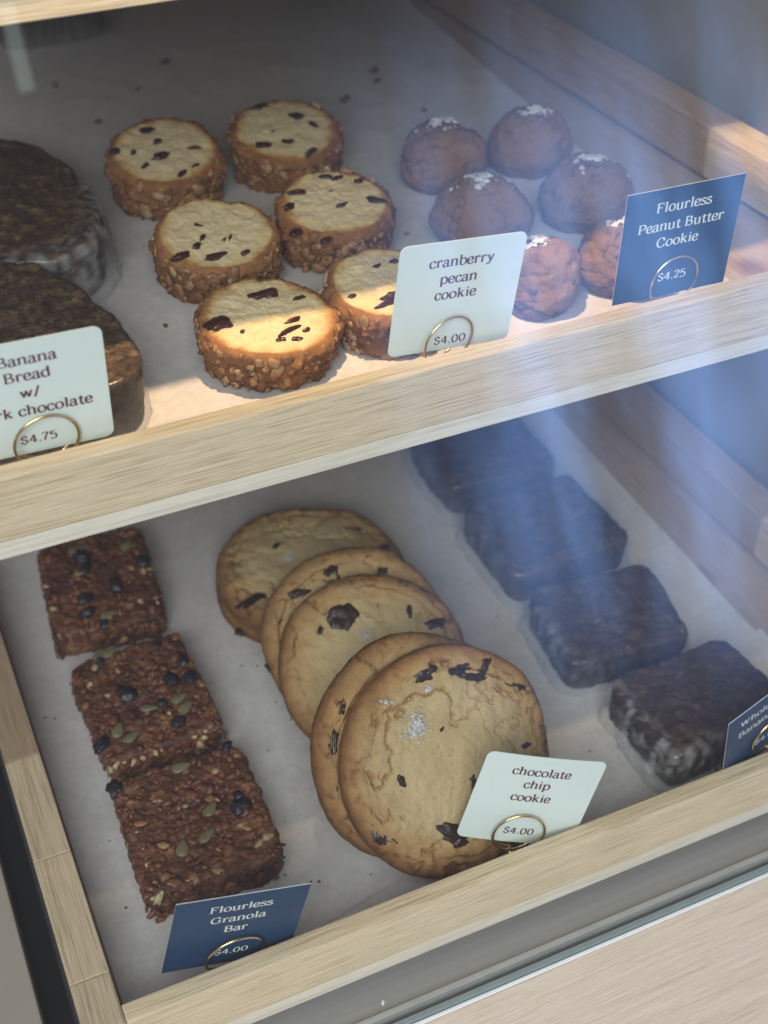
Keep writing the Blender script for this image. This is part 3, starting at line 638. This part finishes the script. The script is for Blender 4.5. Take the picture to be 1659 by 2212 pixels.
granola_bar('rear granola bar, part hidden under the middle tray rail, pale nuts at its front edge', 11.0, 84.6, FL+.15, 8.9, 11.6, 2.7, -.09, (.03, .02), 501,
    [(275, 1180, .8), (165, 1190, .2), (235, 1330, .3)],
    [(175, 1205, .9, .8), (250, 1265, .9, .7), (185, 1295, .7, .9), (190, 1325, .8, .6), (310, 1215, .8, .8), (225, 1350, .5, .8), (185, 1230, .8, .7)], [(277, 1312, .45), (312, 1300, .5), (330, 1318, .4), (345, 1300, .35), (105, 1318, .4), (180, 1356, .6), (160, 1362, .5), (135, 1372, .4), (205, 1352, .4), (320, 1325, .45), (300, 1318, .4), (262, 1322, .35), (285, 1330, .3)])
granola_bar('middle granola bar with the most pumpkin seeds and dark berries', 10.7, 70.2, FL+.15, 8.8, 10.6, 2.9, .035, (.03, .0), 502,
    [(237, 1410, .35), (256, 1580, 1.0), (285, 1594, .4), (322, 1532, -.4), (388, 1510, .3), (402, 1530, .5), (205, 1390, .5)],
    [(275, 1502, .95, .75), (370, 1470, .9, .7), (410, 1465, .7, .8), (385, 1560, .65, .9), (215, 1430, .6, .6), (350, 1520, .5, .8), (208, 1615, .8, .7), (395, 1430, .6, .8), (340, 1395, .5, .6)], [(233, 1507, .35), (362, 1538, .3), (440, 1580, .4), (310, 1625, .5), (275, 1640, .45), (187, 1480, .35), (290, 1632, .4), (330, 1622, .45), (352, 1617, .3), (455, 1588, .4), (425, 1596, .35), (250, 1650, .4), (232, 1655, .35)])
granola_bar('front granola bar nearest the blue price card, one green seed near its middle', 10.75, 57.8, FL+.15, 9.4, 10.5, 2.7, -.04, (.0, -.01), 503,
    [(395, 1835, 1.2), (448, 1808, .6), (455, 1750, .8), (392, 1660, .1)],
    [(520, 1745, .8, .8), (490, 1615, .6, .7), (247, 1705, .7, .9), (515, 1720, .5, .7)], [(400, 1743, .38), (465, 1733, .35), (413, 1905, .42), (578, 1805, .45), (510, 1712, .35), (305, 1840, .35), (345, 1935, .6), (330, 1925, .35), (315, 1870, .3), (295, 1800, .25)])

# dark loaf at the very back and scattered crumbs
wrapped_slice('dark_loaf', 'dark loaf at the far back, just under the uppermost tray rail', 'loaf', 24.0, 139.0, FU+.12, rrect(11, 8, 4), 5.0, 601, M_wheat, None, flare=.1, topamp=.1)
def crumbs(label, floor, rects, seed):
    rnd = random.Random(seed); b = MB()
    for (x0, x1, y0, y1, n, s0, s1) in rects:
        for i in range(n):
            s = rnd.uniform(s0, s1); vv, ff = blob((rnd.uniform(x0, x1)-30, rnd.uniform(y0, y1)-70, .12+s*.4), (s, s*.8, s*.6), rnd, 2, rough=.5); b.add(vv, ff)
    props(b.build('crumbs', M_crumbs, None, (30, 70, floor)), label, 'crumbs', None, 'stuff')
crumbs('brown crumbs scattered on the middle tray paper', FU+.1, [(8, 50, 100, 128, 16, .15, .5), (16, 40, 74, 104, 22, .06, .22), (34, 58, 64, 100, 8, .05, .14)], 71)
crumbs('few tiny crumbs scattered on the lowest tray paper', FL+.15, [(3, 6, 50, 80, 8, .04, .12), (16, 22, 48, 80, 16, .04, .12), (34, 40, 48, 75, 10, .04, .12)], 72)

# ------------------------------------------------------------------ lettering: a soft serif drawn with a broad pen
THK, THN = .132, .056
def arc(cx, cy, rx, ry, a0, a1, n=14): return [(cx+rx*math.cos(math.radians(a)), cy+ry*math.sin(math.radians(a))) for a in np.linspace(a0, a1, n)]
def cr(pts, n=7):
    P = [np.array(p, float) for p in pts]; P = [2*P[0]-P[1]]+P+[2*P[-1]-P[-2]]; out = []
    for i in range(1, len(P)-2):
        for t in np.linspace(0, 1, n, endpoint=False):
            a, b, c, d = P[i-1:i+3]; out.append(tuple(.5*((2*b)+(-a+c)*t+(2*a-5*b+4*c-d)*t*t+(-a+3*b-3*c+d)*t**3)))
    out.append(tuple(P[-2])); return out
def sb_(x, y, w=.13, h=.045): return ('P', [(x-w, y), (x+w, y), (x+w*.45, y+h), (x-w*.45, y+h)]) if y < .3 else ('P', [(x-w, y), (x-w*.45, y-h), (x+w*.45, y-h), (x+w, y)])
def fl_(x, y): return ('P', [(x-.14, y-.035), (x-.02, y+.012), (x+.05, y+.012), (x+.05, y-.08), (x-.05, y-.075)])
X = .50
G = {}
G['a'] = (.50, [cr([(.08, .38), (.12, .46), (.23, .50), (.33, .46), (.355, .36)]), [(.355, .38), (.355, .07)], cr([(.355, .08), (.38, .01), (.45, .02), (.48, .05)], 5), cr([(.36, .30), (.20, .27), (.08, .20), (.06, .11), (.10, .02), (.19, -.01), (.29, .02), (.36, .11)])])
G['b'] = (.55, [[(.12, .03), (.12, .73)], fl_(.12, .73), cr([(.12, .36), (.20, .47), (.30, .50), (.44, .43), (.50, .25), (.44, .06), (.30, -.01), (.19, .02), (.12, .10)])])
G['c'] = (.46, [cr([(.39, .37), (.36, .46), (.25, .50), (.12, .44), (.06, .25), (.12, .06), (.25, -.01), (.36, .03), (.42, .12)]), ('B', .375, .385, .055)])
G['d'] = (.57, [[(.43, .03), (.43, .73)], fl_(.43, .73), ('P', [(.39, 0), (.54, 0), (.54, .035), (.46, .06)]), cr([(.43, .36), (.36, .47), (.25, .50), (.12, .43), (.06, .25), (.12, .06), (.25, -.01), (.36, .02), (.43, .10)])])
G['e'] = (.48, [[(.09, .25), (.41, .27)], cr([(.41, .27), (.38, .43), (.26, .50), (.12, .44), (.06, .25), (.12, .06), (.26, -.01), (.37, .03), (.43, .12)])])
G['h'] = (.60, [[(.13, .02), (.13, .73)], fl_(.13, .73), sb_(.13, 0), cr([(.13, .36), (.22, .47), (.33, .50), (.43, .45), (.455, .34)]), [(.455, .36), (.455, .02)], sb_(.46, 0)])
G['i'] = (.30, [[(.15, .02), (.15, .48)], fl_(.15, .49), sb_(.15, 0), ('B', .14, .66, .062)])
G['k'] = (.58, [[(.13, .02), (.13, .73)], fl_(.13, .73), sb_(.13, 0), [(.14, .22), (.42, .47)], [(.24, .30), (.45, .03)], sb_(.46, 0, .12), ('P', [(.30, .49), (.52, .49), (.46, .455), (.36, .455)])])
G['l'] = (.30, [[(.15, .02), (.15, .73)], fl_(.15, .73), sb_(.15, 0)])
G['n'] = (.60, [[(.13, .02), (.13, .47)], fl_(.13, .49), sb_(.13, 0), cr([(.13, .36), (.22, .47), (.33, .50), (.43, .45), (.455, .34)]), [(.455, .36), (.455, .02)], sb_(.46, 0)])
G['o'] = (.54, [arc(.27, .245, .205, .25, 90, 450, 26)])
G['p'] = (.57, [[(.13, -.20), (.13, .47)], fl_(.13, .49), ('P', [(.0, -.22), (.26, -.22), (.19, -.18), (.07, -.18)]), cr([(.13, .36), (.22, .47), (.32, .50), (.45, .43), (.51, .25), (.45, .06), (.32, -.01), (.21, .02), (.13, .10)])])
G['r'] = (.44, [[(.13, .02), (.13, .47)], fl_(.13, .49), sb_(.13, 0), cr([(.13, .33), (.20, .45), (.29, .50), (.37, .47)]), ('B', .36, .435, .06)])
G['s'] = (.42, [cr([(.34, .39), (.29, .48), (.20, .50), (.10, .46), (.08, .37), (.15, .30), (.27, .24), (.36, .15), (.33, .04), (.21, -.01), (.10, .02), (.06, .11)])])
G['t'] = (.38, [[(.17, .62), (.17, .10)], cr([(.17, .11), (.20, .01), (.28, -.01), (.36, .06)], 5), [(.03, .475), (.34, .475)]])
G['u'] = (.60, [fl_(.13, .49), [(.13, .47), (.13, .16)], cr([(.13, .17), (.16, .03), (.25, -.01), (.36, .02), (.45, .12)]), [(.45, .47), (.45, .03)], fl_(.45, .49), ('P', [(.41, 0), (.57, 0), (.56, .035), (.47, .06)])])
G['w'] = (.78, [[(.10, .47), (.24, .02)], [(.24, .03), (.38, .46)], [(.38, .46), (.53, .02)], [(.53, .03), (.67, .46)], sb_(.09, .49, .10), sb_(.37, .49, .10), sb_(.68, .49, .10)])
G['y'] = (.54, [[(.11, .46), (.28, .05)], cr([(.44, .46), (.28, .04), (.20, -.14), (.10, -.20), (.04, -.15)], 6), sb_(.11, .49, .11), sb_(.44, .49, .10), ('B', .06, -.155, .055)])
G['B'] = (.66, [[(.15, .02), (.15, .68)], sb_(.13, 0, .12), sb_(.13, .70, .12), cr([(.13, .685), (.36, .68), (.48, .61), (.48, .46), (.38, .38), (.17, .365)]), cr([(.30, .37), (.46, .34), (.56, .24), (.53, .09), (.42, .02), (.13, .015)])])
G['C'] = (.70, [cr([(.58, .48), (.54, .61), (.42, .70), (.24, .67), (.11, .53), (.08, .34), (.13, .14), (.28, .01), (.46, .01), (.57, .10), (.62, .20)]), ('P', [(.56, .70), (.61, .70), (.61, .46), (.575, .46)])])
G['F'] = (.60, [[(.16, .02), (.16, .68)], sb_(.16, 0, .15), sb_(.14, .70, .12), [(.14, .68), (.52, .68)], [(.16, .365), (.40, .365)], ('P', [(.49, .70), (.55, .70), (.55, .52), (.52, .52)]), ('P', [(.38, .28), (.42, .28), (.42, .46), (.39, .46)])])
G['G'] = (.76, [cr([(.60, .50), (.55, .62), (.43, .70), (.25, .67), (.12, .53), (.08, .34), (.13, .14), (.28, .01), (.46, .00), (.60, .08)]), [(.60, .06), (.60, .30)], ('P', [(.46, .30), (.72, .30), (.70, .34), (.48, .34)]), ('P', [(.58, .70), (.63, .70), (.63, .48), (.595, .48)])])
G['P'] = (.62, [[(.16, .02), (.16, .68)], sb_(.16, 0, .15), sb_(.14, .70, .12), cr([(.14, .685), (.38, .68), (.53, .60), (.55, .47), (.47, .35), (.34, .31), (.17, .315)])])
G['W'] = (1.0, [[(.12, .67), (.30, .02)], [(.30, .03), (.49, .67)], [(.48, .66), (.66, .02)], [(.66, .03), (.85, .67)], sb_(.11, .70, .13), sb_(.46, .70, .12), sb_(.86, .70, .12)])
G['$'] = (.54, [cr([(.43, .52), (.37, .62), (.26, .655), (.13, .60), (.10, .49), (.17, .40), (.32, .33), (.44, .23), (.42, .09), (.27, .02), (.12, .07), (.07, .18)]), [(.27, .73), (.27, .63)], [(.27, .04), (.27, -.06)]])
G['0'] = (.60, [arc(.30, .34, .215, .345, 90, 450, 26)])
G['2'] = (.54, [cr([(.09, .52), (.14, .65), (.27, .69), (.40, .63), (.42, .50), (.33, .34), (.18, .18), (.09, .04)]), [(.09, .035), (.46, .045)], ('P', [(.44, .0), (.49, .0), (.49, .16), (.46, .16)])])
G['4'] = (.60, [[(.39, .68), (.39, .02)], [(.38, .67), (.06, .21)], [(.05, .205), (.55, .205)], sb_(.39, 0, .12)])
G['5'] = (.54, [[(.13, .68), (.44, .68)], [(.135, .68), (.11, .37)], cr([(.11, .38), (.25, .44), (.40, .38), (.46, .22), (.38, .05), (.22, -.01), (.08, .07)])])
G['7'] = (.52, [[(.07, .68), (.47, .68)], cr([(.46, .67), (.32, .42), (.23, .20), (.20, .01)]), ('P', [(.05, .70), (.09, .70), (.09, .54), (.06, .54)])])
G['.'] = (.26, [('B', .13, .045, .065)])
G['/'] = (.40, [[(.06, -.06), (.33, .72)]])
G[' '] = (.27, [])
def text_add(mb, s, size, cu, cv, zst):
    wd = sum(G[c][0] for c in s)*size; x = cu-wd/2; lay = zst
    for c in s:
        for q in G[c][1]:
            lay += .0006
            if q[0] == 'B' :
                P = [(q[1]+q[3]*math.cos(a), q[2]+q[3]*math.sin(a)) for a in np.linspace(0, 2*np.pi, 14, endpoint=False)]
                mb.add([(x+p[0]*size, -lay, cv+(p[1]-.25)*size) for p in P], [tuple(range(14))])
            elif q[0] == 'P':
                P = q[1]; ar = sum(P[i][0]*P[(i+1) % len(P)][1]-P[(i+1) % len(P)][0]*P[i][1] for i in range(len(P)))
                if ar < 0: P = P[::-1]
                mb.add([(x+p[0]*size, -lay, cv+(p[1]-.25)*size) for p in P], [tuple(range(len(P)))])
            else:
                A = np.array(q); T = np.gradient(A, axis=0); T /= np.maximum(np.linalg.norm(T, axis=1, keepdims=True), 1e-9)
                pen = np.array([math.cos(math.radians(12)), math.sin(math.radians(12))]); Nn = np.stack([-T[:, 1], T[:, 0]], 1)
                wv = THN+(THK-THN)*np.abs(Nn@pen)**1.4
                L = A+Nn*wv[:, None]/2; R = A-Nn*wv[:, None]/2; n = len(A)
                vv = [(x+p[0]*size, -lay, cv+(p[1]-.25)*size) for p in np.concatenate([L, R])]
                mb.add(vv, [(n+i, n+i+1, i+1, i) for i in range(n-1)])
        x += G[c][0]*size
    return wd

def price_card(label, P, q, corner, colour, lines, price, floor, ringuv, ringyaw, hlabel, bend=0.0, Wc=7.9, Hc=7.7, size=.92, psize=.80):
    a, l, ro = q; ex = Vector((math.cos(a), -math.sin(a), 0)); nb = Vector((math.sin(a), math.cos(a), 0))
    upv = Vector((0, 0, 1))*math.cos(l)+nb*math.sin(l); e1 = ex*math.cos(ro)+upv*math.sin(ro); e2 = -ex*math.sin(ro)+upv*math.cos(ro); e3 = e2.cross(e1); e3 = -e1.cross(e2)*-1
    nrm = e1.cross(e2)            # towards the viewer
    mt = Matrix((e1, -nrm, e2)).transposed()
    # outline, densely sampled so the card can bow a little
    r = corner; out = []
    def seg(p, q_, n): return [(p[0]+(q_[0]-p[0])*t, p[1]+(q_[1]-p[1])*t) for t in np.linspace(0, 1, n, endpoint=False)]
    w2 = Wc/2
    if r > 0:
        for (cx, cz, a0) in ((w2-r, r, -90), (w2-r, Hc-r, 0), (-w2+r, Hc-r, 90), (-w2+r, r, 180)): out += arc(cx, cz, r, r, a0, a0+90, 8)
    else: out = [(w2, 0), (w2, Hc), (-w2, Hc), (-w2, 0)]
    full = []
    for i in range(len(out)): full += seg(out[i], out[(i+1) % len(out)], 10 if math.dist(out[i], out[(i+1) % len(out)]) > 1 else 1)
    n = len(full); yb = lambda x, z: bend*((x/w2)**2)*.5
    mb = MB(); th = .045
    ctr = (0, Hc/2)
    # concentric rings inwards make an even surface
    rings = [1, .75, .5, .25]; V = []
    for side_ in (-th/2, th/2):
        for k in rings:
            for p in full:
                x_, z_ = ctr[0]+(p[0]-ctr[0])*k, ctr[1]+(p[1]-ctr[1])*k; V.append((x_, yb(x_, z_)+side_, z_))
        V.append((ctr[0], yb(*ctr)+side_, ctr[1]))
    blk = n*len(rings)+1; F = []; MI = []
    for s_ in (0, 1):
        o0 = s_*blk
        for k in range(len(rings)-1):
            for j in range(n):
                A, B = o0+k*n+j, o0+k*n+(j+1) % n; qd = (A, B, B+n, A+n); F.append(qd if s_ == 0 else qd[::-1]); MI.append(0 if s_ == 0 else 1)
        for j in range(n):
            A, B = o0+(len(rings)-1)*n+j, o0+(len(rings)-1)*n+(j+1) % n; tr = (A, B, o0+blk-1); F.append(tr if s_ == 0 else tr[::-1]); MI.append(0 if s_ == 0 else 1)
    for j in range(n): F.append((j, j+blk, (j+1) % n+blk, (j+1) % n)); MI.append(1)
    mb.v.append(np.array(V)); mb.f = F; mb.mi = MI; mb.at.append(np.zeros(len(V))); mb.n = len(V)
    face, edge_ = (M_cream, M_cream) if colour == 'cream' else (M_blue, M_cardedge)
    grp = 'cream price cards' if colour == 'cream' else 'blue price cards'
    o = mb.build('price_card', [face, edge_], None, P, smooth=False); o.matrix_world = Matrix.Translation(Vector(W(P))) @ mt.to_4x4()
    props(o, label, 'price card', grp)
    tx = MB(); z0 = th/2+.012
    for s, u, v_ in lines: text_add(tx, s, size, u, v_, z0); z0 += .004
    px_ = MB(); text_add(px_, price[0], psize, price[1], price[2], z0)
    for mb_, nm in ((tx, 'lettering'), (px_, 'price_lettering')):
        for vv in mb_.v: vv[:, 1] += bend*((vv[:, 0]/w2)**2)*.5
        mb_.build(nm, M_ink if colour == 'cream' else M_inkw, o, smooth=False)
    # brass holder: a double ring that grips the card, a stem, and a flat coil on the paper
    rc = np.array(P)+np.array(e1)*ringuv[0]+np.array(e2)*ringuv[1]; R = ringuv[2] if len(ringuv) > 2 else 1.72
    ez = np.array(e2); exr = np.array(Matrix.Rotation(ringyaw, 3, e2) @ e1); nr = np.cross(exr, ez)
    basez = floor+.22; hold = thing('card_holder', hlabel, 'card holder', (rc[0], rc[1], basez), 'brass wire card holders')
    pts = []
    for t in np.linspace(0, 1, 90):
        an = -math.pi/2-.12+t*(4*math.pi+.24); off = (.19+R*abs(math.sin(ringyaw))*1.04)*min(1, max(-1, (1-2*t)*6))
        pts.append(rc+R*(exr*math.cos(an)+ez*math.sin(an))+nr*off)
    org = np.array((rc[0], rc[1], basez))
    b = MB(); v_, f_ = tube(np.array(pts)-org, .085, 10); b.add(v_, f_); b.build('ring', M_brass, hold)
    bot = rc-ez*R; pts = [bot-nr*.17, bot-nr*.1-np.array((0, 0, .4))]
    c0 = np.array((rc[0], (59.25 if floor == FU else 45.4)+2.3, basez))
    st = c0+np.array((.8, 0, 0)); pts += [(pts[-1]*(1-t)+st*t) for t in (.35, .7, 1.0)]
    for t in np.linspace(0, 1, 80)[1:]:
        an = t*6*math.pi; rr = .8+t*1.35; pts.append(c0+np.array((rr*math.cos(an), rr*math.sin(an)*.95, -.02)))
    b = MB(); v_, f_ = tube(np.array(pts)-org, .085, 8); b.add(v_, f_); b.build('coil_base', M_brass, hold)
    return o
price_card('cream card reading cranberry pecan cookie, standing on the middle rail', (31.087, 61.595, -41.352), (.057, -.143, -.067), .5, 'cream',
    [('cranberry', 0, 6.25), ('pecan', -.05, 5.08), ('cookie', -.1, 3.98)], ('$4.00', 0, .66), FU, (-.46, 1.0), .22, 'brass ring holder gripping the cream cranberry card, its loop turned sideways')
price_card('blue card reading Flourless Peanut Butter Cookie', (45.965, 60.452, -40.655), (.074, -.099, .014), 0, 'blue',
    [('Flourless', 0, 6.35), ('Peanut Butter', 0, 5.08), ('Cookie', -.05, 3.9)], ('$4.25', 0, 1.35), FU, (-.02, 1.2), .1, 'brass ring holder gripping the blue peanut butter card')
price_card('cream card reading Banana Bread, cut off by the left edge', (6.356, 61.035, -40.955), (.043, -.18, -.013), .5, 'cream',
    [('Banana', 0, 6.42), ('Bread', -.1, 5.35), ('w/', -.1, 4.2), ('dark chocolate', 0, 3.0)], ('$4.75', -.05, .95), FU, (.26, .95, 1.75), .1, 'brass ring holder gripping the cream banana bread card')
price_card('blue card reading Flourless Granola Bar, tipped forward over the lowest rail', (9.031, 46.491, -70.345), (.123, -.141, -.206), 0, 'blue',
    [('Flourless', 0, 6.35), ('Granola', 0, 5.15), ('Bar', 0, 4.0)], ('$4.00', .12, 1.35), FL, (.22, 1.45, 1.8), .10, 'brass ring holder gripping the blue granola card, its base coil showing on the paper')
price_card('cream card reading chocolate chip cookie, slanting to the right', (28.909, 46.777, -69.982), (.313, .046, -.263), .5, 'cream',
    [('chocolate', -.05, 6.3), ('chip', -.05, 5.2), ('cookie', -.12, 4.05)], ('$4.00', 0, 1.0), FL, (-.05, 1.02), .05, 'brass ring holder gripping the cream chocolate chip card', bend=.3)
price_card('blue card reading Whole Wheat Banana Bread, cut off at the right edge', (48.25, 46.26, -69.813), (-.183, -.109, .212), 0, 'blue',
    [('Whole Wheat', 0, 6.2), ('Banana Bread', 0, 4.9)], ('$4.00', 0, 2.0), FL, (.25, 2.2), 0.0, 'brass ring holder gripping the blue whole wheat card')
